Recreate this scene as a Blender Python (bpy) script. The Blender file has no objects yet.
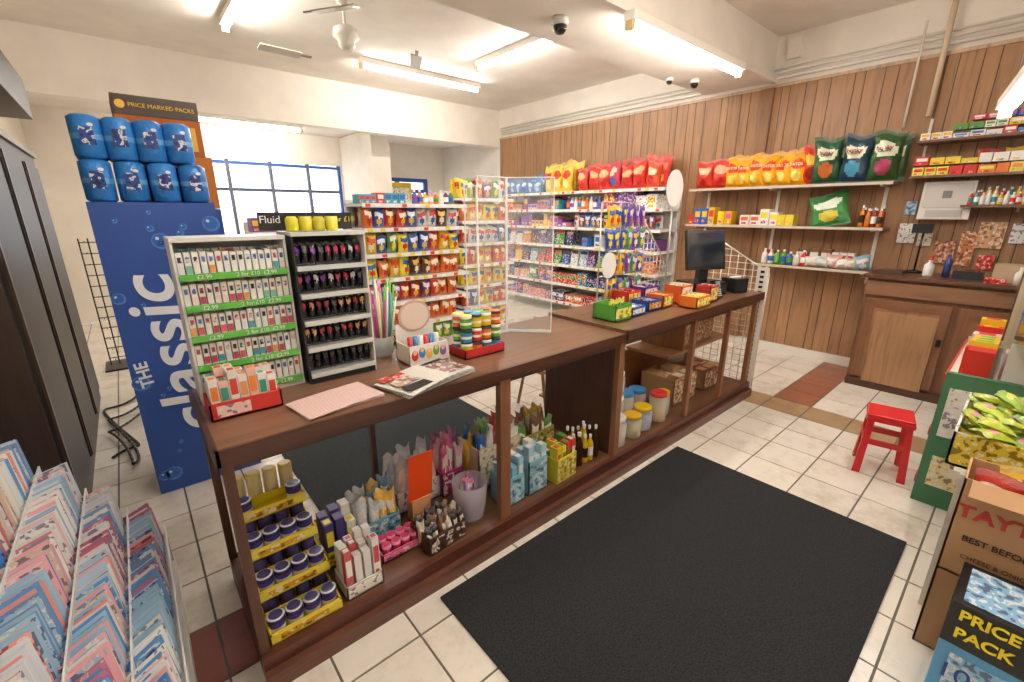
import bpy, math, random
from mathutils import Matrix, Vector
random.seed(7)
R=random.random
def U(a,b): return a+(b-a)*random.random()
sc=bpy.context.scene
try:
    sc.view_settings.view_transform='Standard'
except Exception: pass

def H(h,k=1.0):
    h=h.lstrip('#'); o=[]
    for i in (0,2,4):
        c=int(h[i:i+2],16)/255
        c=c/12.92 if c<=.04045 else ((c+.055)/1.055)**2.4
        o.append(min(1,c*k))
    return tuple(o)
def J(c,a=.1):
    k=1+U(-a,a); return tuple(max(0,min(1,x*k)) for x in c)

# ------------------------------------------------------------ materials
MATS={}
def mk(name,rough=.5,metal=0,kind=None,emit=0,trans=0,alpha=1,coat=0,bump=0,bscale=200):
    m=bpy.data.materials.new(name); m.use_nodes=True
    nt=m.node_tree; N=nt.nodes; L=nt.links
    b=N['Principled BSDF']
    at=N.new('ShaderNodeAttribute'); at.attribute_name='Col'
    colsock=at.outputs['Color']
    tc=N.new('ShaderNodeTexCoord')
    def mix(bt,f,a,bb):
        n=N.new('ShaderNodeMix'); n.data_type='RGBA'; n.blend_type=bt
        if hasattr(f,'links') : L.new(f,n.inputs[0])
        else: n.inputs[0].default_value=f
        for s,x in ((6,a),(7,bb)):
            if isinstance(x,tuple): n.inputs[s].default_value=(*x,1)
            else: L.new(x,n.inputs[s])
        return n.outputs[2]
    def ramp(fac,els,const=False):
        r=N.new('ShaderNodeValToRGB'); 
        if const: r.color_ramp.interpolation='CONSTANT'
        e=r.color_ramp.elements
        while len(e)<len(els): e.new(.5)
        for i,(p,c) in enumerate(els):
            e[i].position=p; e[i].color=(c,c,c,1) if not isinstance(c,tuple) else (*c,1)
        L.new(fac,r.inputs[0]); return r.outputs[0]
    if kind in('wood','woodx','woody'):
        mp=N.new('ShaderNodeMapping'); L.new(tc.outputs['Object'],mp.inputs[0])
        s={'wood':(28,28,2.2),'woodx':(2.2,28,28),'woody':(28,2.2,28)}[kind]
        mp.inputs['Scale'].default_value=s
        n=N.new('ShaderNodeTexNoise'); n.inputs['Scale'].default_value=1; n.inputs['Detail'].default_value=6; n.inputs['Distortion'].default_value=.6
        L.new(mp.outputs[0],n.inputs['Vector'])
        colsock=mix('MULTIPLY',1.0,colsock,ramp(n.outputs[0],[(.3,.62),(.5,.93),(.7,1.0)]))
        n2=N.new('ShaderNodeTexNoise'); n2.inputs['Scale'].default_value=2.5; n2.inputs['Detail'].default_value=4
        L.new(tc.outputs['Object'],n2.inputs['Vector'])
        colsock=mix('MULTIPLY',1.0,colsock,ramp(n2.outputs[0],[(.3,.82),(.65,1.0)]))
    elif kind=='print':
        n=N.new('ShaderNodeTexNoise'); n.inputs['Scale'].default_value=38; n.inputs['Detail'].default_value=1.5
        L.new(tc.outputs['Object'],n.inputs['Vector'])
        f=ramp(n.outputs[0],[(0,1),(.41,0),(.6,0)],True)
        c1=mix('MIX',f,colsock,mix('MULTIPLY',1.0,colsock,(.35,.3,.4)))
        f2=ramp(n.outputs[0],[(0,0),(.575,.75),(.66,.3)],True)
        colsock=mix('MIX',f2,c1,(.9,.88,.82))
    elif kind in('mottle','scuff'):
        n=N.new('ShaderNodeTexNoise'); n.inputs['Scale'].default_value=3 if kind=='mottle' else 5; n.inputs['Detail'].default_value=5 if kind=='mottle' else 9
        n.inputs['Roughness'].default_value=.5 if kind=='mottle' else .7
        L.new(tc.outputs['Object'],n.inputs['Vector'])
        colsock=mix('MULTIPLY',1.0,colsock,ramp(n.outputs[0],[(.3,.9),(.7,1.0)] if kind=='mottle' else [(.32,(.76,.72,.66)),(.5,(.96,.95,.93)),(.7,(1.0,1.0,1.0))]))
    elif kind=='rubber':
        n=N.new('ShaderNodeTexNoise'); n.inputs['Scale'].default_value=160; n.inputs['Detail'].default_value=2
        L.new(tc.outputs['Object'],n.inputs['Vector'])
        colsock=mix('MULTIPLY',1.0,colsock,ramp(n.outputs[0],[(.35,.35),(.7,1.7)]))
    elif kind=='newsprint':
        n=N.new('ShaderNodeTexWave'); n.inputs['Scale'].default_value=28; n.bands_direction='Y'; n.inputs['Distortion'].default_value=1.5; n.inputs['Detail Scale'].default_value=20
        L.new(tc.outputs['Object'],n.inputs['Vector'])
        colsock=mix('MULTIPLY',1.0,colsock,ramp(n.outputs[0],[(.3,.62),(.6,1.0)]))
    L.new(colsock,b.inputs['Base Color'])
    b.inputs['Roughness'].default_value=rough; b.inputs['Metallic'].default_value=metal
    if coat: b.inputs['Coat Weight'].default_value=coat
    if alpha<1: b.inputs['Alpha'].default_value=alpha
    if emit:
        L.new(at.outputs['Color'],b.inputs['Emission Color']); b.inputs['Emission Strength'].default_value=emit
    if bump:
        n=N.new('ShaderNodeTexNoise'); n.inputs['Scale'].default_value=bscale; n.inputs['Detail'].default_value=3; n.inputs['Distortion'].default_value=1.0
        L.new(tc.outputs['Object'],n.inputs['Vector'])
        bn=N.new('ShaderNodeBump'); bn.inputs['Strength'].default_value=bump; bn.inputs['Distance'].default_value=.012
        L.new(n.outputs[0],bn.inputs['Height']); L.new(bn.outputs[0],b.inputs['Normal'])
    MATS[name]=m
mk('pack',.4); mk('matte',.85); mk('wall',.9,kind='mottle'); mk('print',.4,kind='print'); mk('foil',.3,.05,bump=.6,bscale=22)
mk('wood',.45,kind='wood'); mk('woodx',.3,kind='woodx'); mk('woody',.42,kind='woody')
mk('metal',.35,.7); mk('tile',.24,kind='scuff'); mk('rubber',.95,kind='rubber',bump=.5,bscale=400)
mk('tube',.5,emit=98); mk('newsprint',.8,kind='newsprint'); mk('plastic',.25); mk('card',.75,kind='mottle')
mk('glass',.03,alpha=.11); mk('jar',.08,alpha=.4); mk('screen',.12); mk('darkpanel',.45)

WHITE=H('efedea'); BLACK=(.012,.012,.014)

class MB:
    def __init__(s,M=None):
        s.v=[];s.f=[];s.c=[];s.m=[];s.sm=[];s.mats=[];s.M=M or Matrix()
    def mi(s,n):
        if n not in s.mats: s.mats.append(n)
        return s.mats.index(n)
    def addv(s,pts):
        i=len(s.v); s.v+=[s.M@Vector(p) for p in pts]; return i
    def face(s,idx,col,mat,sm=False):
        s.f.append(idx); s.c.append(col); s.m.append(s.mi(mat)); s.sm.append(sm)
    def quad(s,pts,col,mat='pack'):
        i=s.addv(pts); s.face(list(range(i,i+len(pts))),col,mat)
    def box(s,x0,x1,y0,y1,z0,z1,col,mat='pack',cols=None,skip=''):
        i=s.addv([(x0,y0,z0),(x1,y0,z0),(x1,y1,z0),(x0,y1,z0),(x0,y0,z1),(x1,y0,z1),(x1,y1,z1),(x0,y1,z1)])
        F={'b':(0,3,2,1),'t':(4,5,6,7),'f':(0,1,5,4),'r':(1,2,6,5),'k':(2,3,7,6),'l':(3,0,4,7)}
        for k,q in F.items():
            if k in skip: continue
            c=cols.get(k,col) if cols else col
            s.face([i+j for j in q],c,mat)
    def at(s,M2):
        o=s.M; s.M=o@M2; return o
    def tbox(s,cx,cy,cz,w,d,h,rz,col,mat='pack',rx=0,ry=0):
        o=s.at(Matrix.Translation((cx,cy,cz))@Matrix.Rotation(rz,4,'Z')@Matrix.Rotation(rx,4,'X')@Matrix.Rotation(ry,4,'Y'))
        s.box(-w/2,w/2,-d/2,d/2,0,h,col,mat); s.M=o
    def lathe(s,x,y,prof,col,mat='plastic',seg=16,cap=True):
        rings=[]
        for p in prof:
            rings.append(s.addv([(x+p[0]*math.cos(2*math.pi*k/seg),y+p[0]*math.sin(2*math.pi*k/seg),p[1]) for k in range(seg)]))
        for j in range(len(rings)-1):
            c=prof[j][2] if len(prof[j])>2 else col
            mt=prof[j][3] if len(prof[j])>3 else mat
            for k in range(seg):
                k2=(k+1)%seg
                s.face([rings[j]+k,rings[j]+k2,rings[j+1]+k2,rings[j+1]+k],c,mt,True)
        if cap:
            c=prof[-1][2] if len(prof[-1])>2 else col
            s.face([rings[-1]+k for k in range(seg)],c,mat)
            s.face([rings[0]+k for k in reversed(range(seg))],col,mat)
    def tube(s,p0,p1,r,col,mat='metal',seg=6):
        p0=Vector(p0);p1=Vector(p1); d=p1-p0; L=d.length
        q=d.to_track_quat('Z','Y').to_matrix().to_4x4()
        o=s.at(Matrix.Translation(p0)@q); s.lathe(0,0,[(r,0),(r,L)],col,mat,seg); s.M=o
    def disc(s,cx,cy,cz,rx,rz,col,mat='pack',t=.004,seg=24):
        a=s.addv([(cx+rx*math.cos(2*math.pi*k/seg),cy,cz+rz*math.sin(2*math.pi*k/seg)) for k in range(seg)])
        b=s.addv([(cx+rx*math.cos(2*math.pi*k/seg),cy+t,cz+rz*math.sin(2*math.pi*k/seg)) for k in range(seg)])
        s.face([a+k for k in range(seg)],col,mat); s.face([b+k for k in reversed(range(seg))],col,mat)
        for k in range(seg):
            k2=(k+1)%seg; s.face([a+k2,a+k,b+k,b+k2],col,mat)
    def bag(s,cx,cy,z,w,h,t,col,c2,c3=None,rz=0,rx=0,mat='foil',ry=0,big=False):
        o=s.at(Matrix.Translation((cx,cy,z))@Matrix.Rotation(rz,4,'Z')@Matrix.Rotation(rx,4,'X')@Matrix.Rotation(ry,4,'Y'))
        nx,nz=(16,22) if big else (7,9)
        c3=c3 or c2
        ph=U(0,6); wr=.13 if big else .08
        for side in(-1,1):
            P=[]
            for j in range(nz+1):
                v=j/nz
                for i in range(nx+1):
                    u=-1+2*i/nx
                    vv=max(0,min(1,(v-.05)/.9))
                    th=t/2*math.sqrt(max(0,1-abs(u)**2.6))*(math.sin(math.pi*vv)**.5 if vv>0 and vv<1 else 0)
                    th*=1+wr*math.sin(5*u+ph+9*v)+wr*.7*math.sin(13*v+ph*2-3*u)
                    th+=.0015
                    x=u*w/2*(1-.13*math.sin(math.pi*v)**.6+.02*math.sin(11*v+ph)); 
                    P.append((x,side*th+(.012*math.sin(4*u+ph) if (v>.93) else 0)*(h/.3),v*h+(.014*math.sin(3*u+ph) if v>.5 else 0)*(h/.3)))
            a=s.addv(P)
            for j in range(nz):
                for i in range(nx):
                    u=-1+2*(i+.5)/nx; v=(j+.5)/nz
                    c=col
                    if v<.06 or v>.93: c=tuple(min(1,x*.7+.1) for x in col)
                    elif (u/.78)**2+((v-.64)/.15)**2<1: c=c2
                    elif (u/.55)**2+((v-.3)/.15)**2<1: c=c3
                    q=[a+j*(nx+1)+i,a+j*(nx+1)+i+1,a+(j+1)*(nx+1)+i+1,a+(j+1)*(nx+1)+i]
                    if side>0: q.reverse()
                    s.face(q,c,mat,True)
        s.M=o
    def carton(s,x0,x1,y0,y1,z0,z1,col,lab=None,mat='pack',l2=None):
        s.box(x0,x1,y0,y1,z0,z1,col,mat)
        if lab:
            w=x1-x0;h=z1-z0;e=.0012
            s.quad([(x0+.12*w,y0-e,z0+.45*h),(x1-.12*w,y0-e,z0+.45*h),(x1-.12*w,y0-e,z0+.82*h),(x0+.12*w,y0-e,z0+.82*h)],lab,mat)
            s.quad([(x0+.2*w,y0-e,z0+.12*h),(x1-.3*w,y0-e,z0+.12*h),(x1-.3*w,y0-e,z0+.3*h),(x0+.2*w,y0-e,z0+.3*h)],l2 or lab,'print')
            d=y1-y0
            s.quad([(x0+.15*w,y0+.2*d,z1+e),(x1-.15*w,y0+.2*d,z1+e),(x1-.15*w,y1-.2*d,z1+e),(x0+.15*w,y1-.2*d,z1+e)],lab,mat)
    def build(s,name,parent=None,bevel=0):
        n=len(s.v)
        xs=[v.x for v in s.v];ys=[v.y for v in s.v];zs=[v.z for v in s.v]
        c=Vector(((min(xs)+max(xs))/2,(min(ys)+max(ys))/2,min(zs)))
        me=bpy.data.meshes.new(name)
        me.from_pydata([tuple(v-c) for v in s.v],[],s.f)
        ca=me.color_attributes.new('Col','FLOAT_COLOR','CORNER')
        data=[]
        for f,col in zip(s.f,s.c):
            data+= [col[0],col[1],col[2],1.0]*len(f)
        ca.data.foreach_set('color',data)
        for m in s.mats: me.materials.append(MATS[m])
        me.polygons.foreach_set('material_index',s.m)
        me.polygons.foreach_set('use_smooth',s.sm)
        me.update()
        ob=bpy.data.objects.new(name,me); ob.location=c
        sc.collection.objects.link(ob)
        if bevel:
            b=ob.modifiers.new('bevel','BEVEL'); b.width=bevel; b.segments=2; b.limit_method='ANGLE'
        if parent:
            ob.parent=parent; ob.matrix_parent_inverse=Matrix.Translation(parent.location).inverted()
        return ob
TM={}
def text(body,loc,size,right,up,col,parent,name='lettering',align='CENTER',shear=0,off=0,sx=1):
    cu=bpy.data.curves.new(name,'FONT'); cu.body=body; cu.size=size; cu.align_x=align; cu.align_y='CENTER'; cu.extrude=.0006; cu.shear=shear; cu.offset=off
    k=tuple(round(x,3) for x in col)
    if k not in TM:
        m=bpy.data.materials.new('ink'); m.use_nodes=True
        m.node_tree.nodes['Principled BSDF'].inputs['Base Color'].default_value=(*col,1)
        m.node_tree.nodes['Principled BSDF'].inputs['Roughness'].default_value=.5
        TM[k]=m
    cu.materials.append(TM[k])
    r=Vector(right).normalized(); u=Vector(up).normalized(); n=r.cross(u)
    M=Matrix(((r.x*sx,u.x,n.x,loc[0]),(r.y*sx,u.y,n.y,loc[1]),(r.z*sx,u.z,n.z,loc[2]),(0,0,0,1)))
    ob=bpy.data.objects.new(name,cu); sc.collection.objects.link(ob)
    ob.parent=parent; ob.matrix_parent_inverse=Matrix.Translation(parent.location).inverted(); ob.matrix_basis=M
    return ob
X_=(1,0,0);Y_=(0,1,0);Z_=(0,0,1);NY=(0,-1,0)
def T(x,y,z=0): return Matrix.Translation((x,y,z))
def RZ(a): return Matrix.Rotation(a,4,'Z')
RW=RZ(-math.pi/2)   # front faces -X ; local x -> -Y
LW=RZ(math.pi/2)    # front faces +X ; local x -> +Y

# ------------------------------------------------------------ room shell
XL,XR,YB,YF,ZC=-.75,5.7,-.8,9.0,3.4
CREAM=H('f1e9dd'); CEIL=H('f0e9df')
f=MB(); f.box(XL,XR,YB,YF,-.1,-.004,H('6e675e'),'matte')
TS=.3
for i in range(-3,19):
    for j in range(-4,31):
        x0=i*TS; y0=.05+j*TS; x1=x0+TS; y1=y0+TS
        x0c,x1c=max(x0,XL),min(x1,XR); y0c,y1c=max(y0,YB),min(y1,YF)
        if x1c-x0c<.02 or y1c-y0c<.02: continue
        c=J(H('efe8dd'),.05)
        if i==13 and y0<1.3: c=J(H('b59876'),.08)
        if 3.9<=x0+.01 and abs(y0-.95)<.05 and i>13: c=J(H('9d6550'),.12)
        if i<1 and abs(y0-1.55)<.05: c=J(H('8b5341'),.1)
        g=.0045
        f.box(x0c+g,x1c-g,y0c+g,y1c-g,-.004,0,c,'tile',skip='b')
f.build('floor')
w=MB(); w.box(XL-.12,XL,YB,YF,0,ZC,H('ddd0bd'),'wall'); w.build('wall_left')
w=MB(); w.box(XR,XR+.12,YB,YF,0,ZC,CREAM,'wall'); w.build('wall_right')
w=MB(); w.box(XL,XR,YB-.12,YB,0,ZC,CREAM,'wall'); w.build('wall_back')
w=MB()
for a in [(XL,.9,0,ZC),(.9,3.4,0,1.0),(.9,3.4,2.45,ZC),(3.4,3.9,0,ZC),(3.9,5.3,2.3,ZC),(5.3,XR,0,ZC)]:
    w.box(a[0],a[1],YF,YF+.15,a[2],a[3],CREAM,'wall')
w.build('wall_front')
w=MB(); w.box(XL,XR,YB,YF,ZC,ZC+.1,CEIL,'wall'); w.build('ceiling')
w=MB(); w.box(XL,XR,7.0,7.2,2.78,ZC,CREAM,'wall'); w.box(XL,XR,7.2,YF,2.95,ZC,CEIL,'wall'); w.build('ceiling_bulkhead')
w=MB(); w.box(XL,XR,2.25,3.0,2.97,ZC,H('f1e9dd'),'wall')
w.box(XL,XR,2.2,2.25,2.95,3.02,H('efe6da'),'wall'); w.build('ceiling_beam')
w=MB(); w.box(3.42,3.75,7.6,8.99,0,2.94,CREAM,'wall'); w.build('wall_pier')
# panelling
w=MB(); y=YB
k=0
while y<6.95:
    ww=[.1,.15,.08,.2,.12][k%5]; k+=1
    y1=min(y+ww,6.95)
    w.box(XR-.022,XR-.001,y+.003,y1-.003,.1,2.9,J(H('b18660'),.09),'wood')
    y=y1
w.box(XR-.012,XR-.001,YB,6.95,.1,2.9,H('452616'),'wood')
w.box(XR-.034,XR-.001,YB,6.95,2.9,2.93,H('d4b898'),'wood')
w.box(XR-.06,XR-.022,2.2,2.32,.1,2.9,H('9a7050'),'wood')
w.build('wood_panelling')
w=MB(); w.box(XR-.03,XR-.001,.95,6.95,0,.1,H('e8e4dc'),'pack'); w.build('baseboard_right')
w=MB()
for z,r in((2.99,.018),(3.045,.012),(3.09,.012)):
    w.tube((XR-.03,-.7,z),(XR-.03,6.9,z),r,H('ece6dc'),'plastic')
w.tube((XR-.06,.86,3.39),(XR-.06,.86,2.42),.022,H('d8c2a4'),'plastic',8)
w.tube((XR-.06,1.02,3.2),(XR-.06,1.02,2.35),.01,H('e8e0d0'),'plastic',8)
w.box(XR-.07,XR,2.0,2.12,3.15,3.35,H('e8e2d8'),'plastic')
w.build('conduit_pipes')
# windows
BLUE=H('2f55a8')
w=MB()
for x in (.9,1.5,2.15,2.78,3.35): w.box(x,x+.05,YF+.03,YF+.09,1.0,2.45,BLUE if x in(.9,3.35) else H('5a6070'),'pack')
for z in (1.0,1.95,2.38): w.box(.95,3.35,YF+.035,YF+.085,z,z+.05,BLUE if z!=1.95 else H('4a5468'),'pack')
w.box(.92,3.38,YF+.055,YF+.06,1.05,2.38,(.9,.95,1),'glass'); w.build('window_1')
w=MB()
for x in (3.9,4.55,5.22): w.box(x,x+.08,YF+.03,YF+.1,0,2.3,BLUE,'pack')
for z in (0,1.0,2.0,2.22): w.box(3.98,5.22,YF+.035,YF+.095,z,z+.08,BLUE,'pack')
w.box(3.98,5.22,YF+.06,YF+.065,.08,2.22,(.9,.95,1),'glass'); w.build('door_1')
w=MB(); w.box(4.3,4.85,8.93,8.99,1.7,2.2,H('f2c31c'),'pack'); w.box(4.36,4.79,8.925,8.93,1.78,2.1,H('f8f4e8'),'print'); w.build('yellow_poster')

# ------------------------------------------------------------ lights
def batten(L,z,M,hang=0):
    m=MB(M)
    m.box(0,L,-.045,.045,z-.06,z,H('f2ece0'),'pack')
    for x in(0,L-.04): m.box(x,x+.04,-.03,.03,z-.115,z-.06,H('d9c08a'),'pack')
    m.tube((.04,0,z-.09),(L-.04,0,z-.09),.019,(1,.945,.875),'tube',10)
    if hang:
        for x in(.15,L-.15): m.tube((x,0,z),(x,0,hang),.003,H('b0b0b0'))
    return m.build('fluorescent_light')
batten(1.8,ZC,T(2.55,5.8)); batten(1.45,ZC,T(3.74,3.55)@LW); batten(1.4,ZC,T(1.12,4.2)@LW)
batten(1.8,2.95,T(2.95,2.18)); batten(1.6,2.95,T(.9,8.1))
batten(1.8,ZC,T(.3,1.2)); batten(1.8,ZC,T(1.0,-.2)); batten(1.0,2.28,T(3.35,.16)@RZ(math.radians(8)),hang=ZC)  # first two battens are added out of view as ambient fill
# ceiling fan
m=MB(T(1.83,4.4,0)); FW=H('d8d2c6')
m.lathe(0,0,[(.06,ZC),(.05,ZC-.05),(.012,ZC-.06),(.012,ZC-.2),(.05,ZC-.21),(.1,ZC-.24),(.11,ZC-.3),(.07,ZC-.34),(.075,ZC-.36),(.04,ZC-.41)],FW,'plastic',20)
for a in range(3):
    o=m.at(RZ(a*2.094+1.1)@Matrix.Rotation(.2,4,'X'))
    m.box(.08,.2,-.015,.015,ZC-.285,ZC-.275,H('8a7a60'),'metal')
    m.box(.18,.55,-.055,.055,ZC-.29,ZC-.28,H('cfc8ba'),'plastic'); m.M=o
m.build('ceiling_fan')
for (x,y,s) in((2.72,2.62,1.0),(4.95,2.75,.8),(4.7,2.9,.6)):
    m=MB(T(x,y,0)); z=2.968
    m.lathe(0,0,[(.06*s,z),(.065*s,z-.04*s),(.05*s,z-.05*s)],H('e9e6e0'),'plastic',20)
    m.lathe(0,0,[(.05*s,z-.05*s),(.046*s,z-.08*s),(.03*s,z-.1*s),(.005*s,z-.108*s)],H('1a1a1c'),'screen',20)
    m.build('security_camera')

# ------------------------------------------------------------ service counter
TOP=H('84604a'); EDGE=H('4f2e22'); RED=H('5c3023'); POST=H('936444'); CX=.095
c=MB()
YC0,YC1=1.44,2.06
c.box(CX,2.1,YC0,YC1,.89,.925,TOP,'woodx'); c.box(CX-.01,2.1,YC0-.015,YC0,.875,.927,EDGE,'woodx'); c.box(CX-.015,CX,YC0-.015,YC1,.875,.927,EDGE,'woody')
c.box(2.1,4.05,YC0-.01,YC1,.9,.945,H('7c5a42'),'woodx'); c.box(2.1,4.06,YC0-.03,YC0-.01,.885,.948,EDGE,'woodx')
c.box(CX+.02,4.05,YC0+.01,YC1,.07,.12,H('735039'),'woodx')
c.box(CX,4.06,YC0-.02,YC0+.01,0,.125,RED,'woodx'); c.box(CX,4.06,YC0-.05,YC0-.02,0,.07,H('6a4030'),'woodx')
c.box(CX,CX+.02,YC0,YC1,0,.13,RED,'woody'); c.box(CX+.02,4.05,YC1-.02,YC1,0,.12,RED,'woodx')
for x,wd in((CX,.03),(1.17,.06),(2.07,.05),(2.95,.035),(3.5,.035),(4.0,.05)):
    c.box(x,x+wd,YC0,YC0+.035,.12,.89,POST if x>1 else H('5d3a2a'),'wood')
for x,wd in((CX,.03),(.78,.025),(4.0,.05)):
    c.box(x,x+wd,YC1-.035,YC1,.12,.89,H('5d3a2a'),'wood')
c.box(CX+.03,4.0,YC0+.005,YC0+.03,.85,.89,H('4b2c1e'),'woodx'); c.box(CX+.03,4.0,YC1-.03,YC1-.005,.85,.89,H('4b2c1e'),'woodx')
c.box(2.085,2.105,YC0+.035,YC1,.12,.89,H('5f4132'),'wood')
c.box(2.985,4.0,YC0+.2,YC1-.04,.52,.54,H('a9794e'),'woodx')
c.box(3.2,3.22,YC0+.2,YC1-.04,.54,.88,H('a9794e'),'wood')
c.box(2.985,4.0,YC1-.03,YC1-.015,.12,.5,H('a57548'),'woodx')
c.box(4.06,4.08,YC0-.03,YC0+.06,0,1.15,H('e4dfd4'),'pack')
for k in range(26): c.box(4.055,4.06,YC0,YC0+.03,.03+k*.043,.05+k*.043,BLACK,'matte')
counter=c.build('shop_counter')
m=MB(); m.box(.75,2.70,.1,1.345,0.0005,.012,H('242528'),'rubber'); m.build('floor_mat')
m=MB(); m.box(.55,2.0,2.15,3.15,0.0005,.012,H('303739'),'rubber'); m.build('floor_mat')

# ------------------------------------------------------------ stands on counter
m=MB(T(.115,1.84,.926)); W=.335
m.box(0,W,.0,.19,0,.02,H('dcdad6')); m.box(-.008,0,0,.19,0,.58,H('dfe0df')); m.box(W,W+.008,0,.19,0,.58,H('e9e9e6')); m.box(0,W,.18,.19,0,.58,H('dddddb'))
m.box(-.008,W+.008,-.002,.19,.578,.592,H('e4e6e4'))
VC=['f4f2ee','f4f2ee','d8576a','e9e9f0','4e9db0','f0d9dd','b8455a','ece8e0','7fb4a2','e8a05a']
SP=.107
for r in range(5):
    z=.045+r*SP
    m.box(0,W,-.004,.18,z-.012,z-.006,H('f0f0ee')); m.box(0,W,-.014,-.004,z-.022,z+.0,H('5cb848'))
    n=15
    for k in range(n):
        for d in (0,1):
            x=k*W/n+.002; b=H(random.choice(VC[:2]+['f4f2ee'])); q=H(random.choice(VC)); hh=.07+d*.008+U(-.003,.003)
            yy=.01+d*.05
            m.box(x,x+W/n-.004,yy,yy+.045,z-.005,z+hh,b)
            if d==0:
                m.quad([(x+.001,.0085,z+.0),(x+W/n-.005,.0085,z),(x+W/n-.005,.0085,z+.026),(x+.001,.0085,z+.026)],q)
                m.quad([(x+.004,.0085,z+.038),(x+W/n-.008,.0085,z+.038),(x+W/n-.008,.0085,z+.056),(x+.004,.0085,z+.056)],H(random.choice(['333344','b8455a','4e6fb0'])),'print')
            else: m.quad([(x+.001,yy-.0005,z+.066),(x+W/n-.005,yy-.0005,z+.066),(x+W/n-.005,yy-.0005,z+hh),(x+.001,yy-.0005,z+hh)],q)
st=m.build('vape_display_stand')
for r in range(5):
    for q in range(2): text('2 for £10  £2.99' if q else '£2.99',(.115+.07+q*.16,1.84-.0155,.926+.034+r*SP),.02,X_,Z_,WHITE,st,'price_label')
m=MB(T(.475,1.80,.926)); W=.27
m.box(0,W,0,.2,0,.02,BLACK); m.box(-.006,0,0,.2,0,.59,H('222224')); m.box(W,W+.006,0,.2,0,.59,H('dcdcd8')); m.box(0,W,.19,.2,0,.59,H('1a1a1c'));m.box(-.006,W+.006,-.002,.2,.588,.602,H('d9dcda'))
for r in range(5):
    z=.045+r*.108; m.box(0,W,-.004,.19,z-.012,z-.006,H('c9c9c6')); m.box(0,W,-.012,-.004,z-.018,z+.0,H('cfd3d0'))
    for k in range(9):
        x=k*W/9+.015
        m.bag(x,.05,z-.004,.03,.088,.03,H('17171c'),H(random.choice(['c23a6a','8a3fb0','d8d8e0','b02a3a','555560'] if r>2 else ['c23a4a','d8a060','a83a3a','555560'] if r>0 else ['2a2a30','44444a'])),H('2a2a30'),mat='plastic',rz=U(-.2,.2))
st=m.build('vape_display_stand')
m=MB(); m.box(.40,.76,1.95,1.96,1.532,1.60,BLACK)
for k in range(4):
    m.lathe(.50+k*.05,1.88,[(.022,1.53),(.024,1.54),(.024,1.575+.01*(k%2)),(.015,1.585)],H(['d8d23a','d0c43a','c0b83a','e0d84a'][k]),'plastic',12)
s2=m.build('promo_sign_topper'); text('Fluid',(.44,1.948,1.572),.04,X_,Z_,WHITE,s2); text('2 for £10',(.715,1.948,1.572),.03,X_,Z_,H('e8d84a'),s2)

# ------------------------------------------------------------ promo column
NAVY=H('2a4f9e')
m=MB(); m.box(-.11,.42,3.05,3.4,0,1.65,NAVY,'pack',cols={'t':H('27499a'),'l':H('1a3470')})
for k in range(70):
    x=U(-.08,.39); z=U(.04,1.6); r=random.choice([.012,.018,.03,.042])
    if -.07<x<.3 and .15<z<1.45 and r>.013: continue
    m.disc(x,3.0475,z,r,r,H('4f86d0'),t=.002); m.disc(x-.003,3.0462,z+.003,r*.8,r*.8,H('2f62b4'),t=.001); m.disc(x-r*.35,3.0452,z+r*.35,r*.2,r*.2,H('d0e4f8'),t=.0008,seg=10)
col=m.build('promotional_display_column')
text('classic',(.095,3.045,.80),.33,(-.10,0,1),(-1,0,-.10),H('eef2f8'),col,shear=.15,off=.005,sx=1.15)
text('THE',(-.05,3.045,.74),.08,(-.10,0,1),(-1,0,-.10),H('eef2f8'),col,off=.002)
m=MB(); Bc=H('2f7cc8')
for l in range(2):
    for k in range(4):
        for d in range(2):
            x=-.045+k*(.132-.012*l); z=1.652+l*.2; y=3.12+d*.14
            m.lathe(x,y,[(.05,z),(.062,z+.01),(.063,z+.085,H('6aa8dc')),(.0635,z+.11),(.062,z+.185),(.045,z+.197,H('d8e8f4'))],J(Bc,.12),'foil',14)
            m.quad([(x-.03,y-.0655,z+.06),(x+.03,y-.0655,z+.06),(x+.025,y-.0655,z+.14),(x-.025,y-.0655,z+.14)],H('1c3f8a'),'print')
            m.disc(x+.02,y-.067,z+.15,.012,.008,H('f0f4f8'),t=.001,seg=10)
m.build('kitchen_roll_packs')
m=MB(); m.box(.08,.5,3.42,3.72,0,1.62,H('23458f')); m.build('display_plinth')
m=MB(); m.box(.06,.5,3.42,3.72,1.622,1.92,H('c8782a'),'card'); m.box(.08,.47,3.42,3.72,1.922,2.22,H('b5652d'),'card'); m.box(.08,.47,3.415,3.42,2.12,2.22,H('3c2a1c'))
m.box(.3,.44,3.414,3.42,1.95,2.08,H('e8b23a')); m.disc(.115,3.412,2.17,.022,.022,H('e8b23a'),t=.002)
bx=m.build('cardboard_boxes'); text('PRICE MARKED PACKS',(.30,3.411,2.17),.03,X_,Z_,H('f2c31c'),bx)
text('10',(.37,3.41,2.01),.08,X_,Z_,H('8a1c14'),bx)

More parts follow.
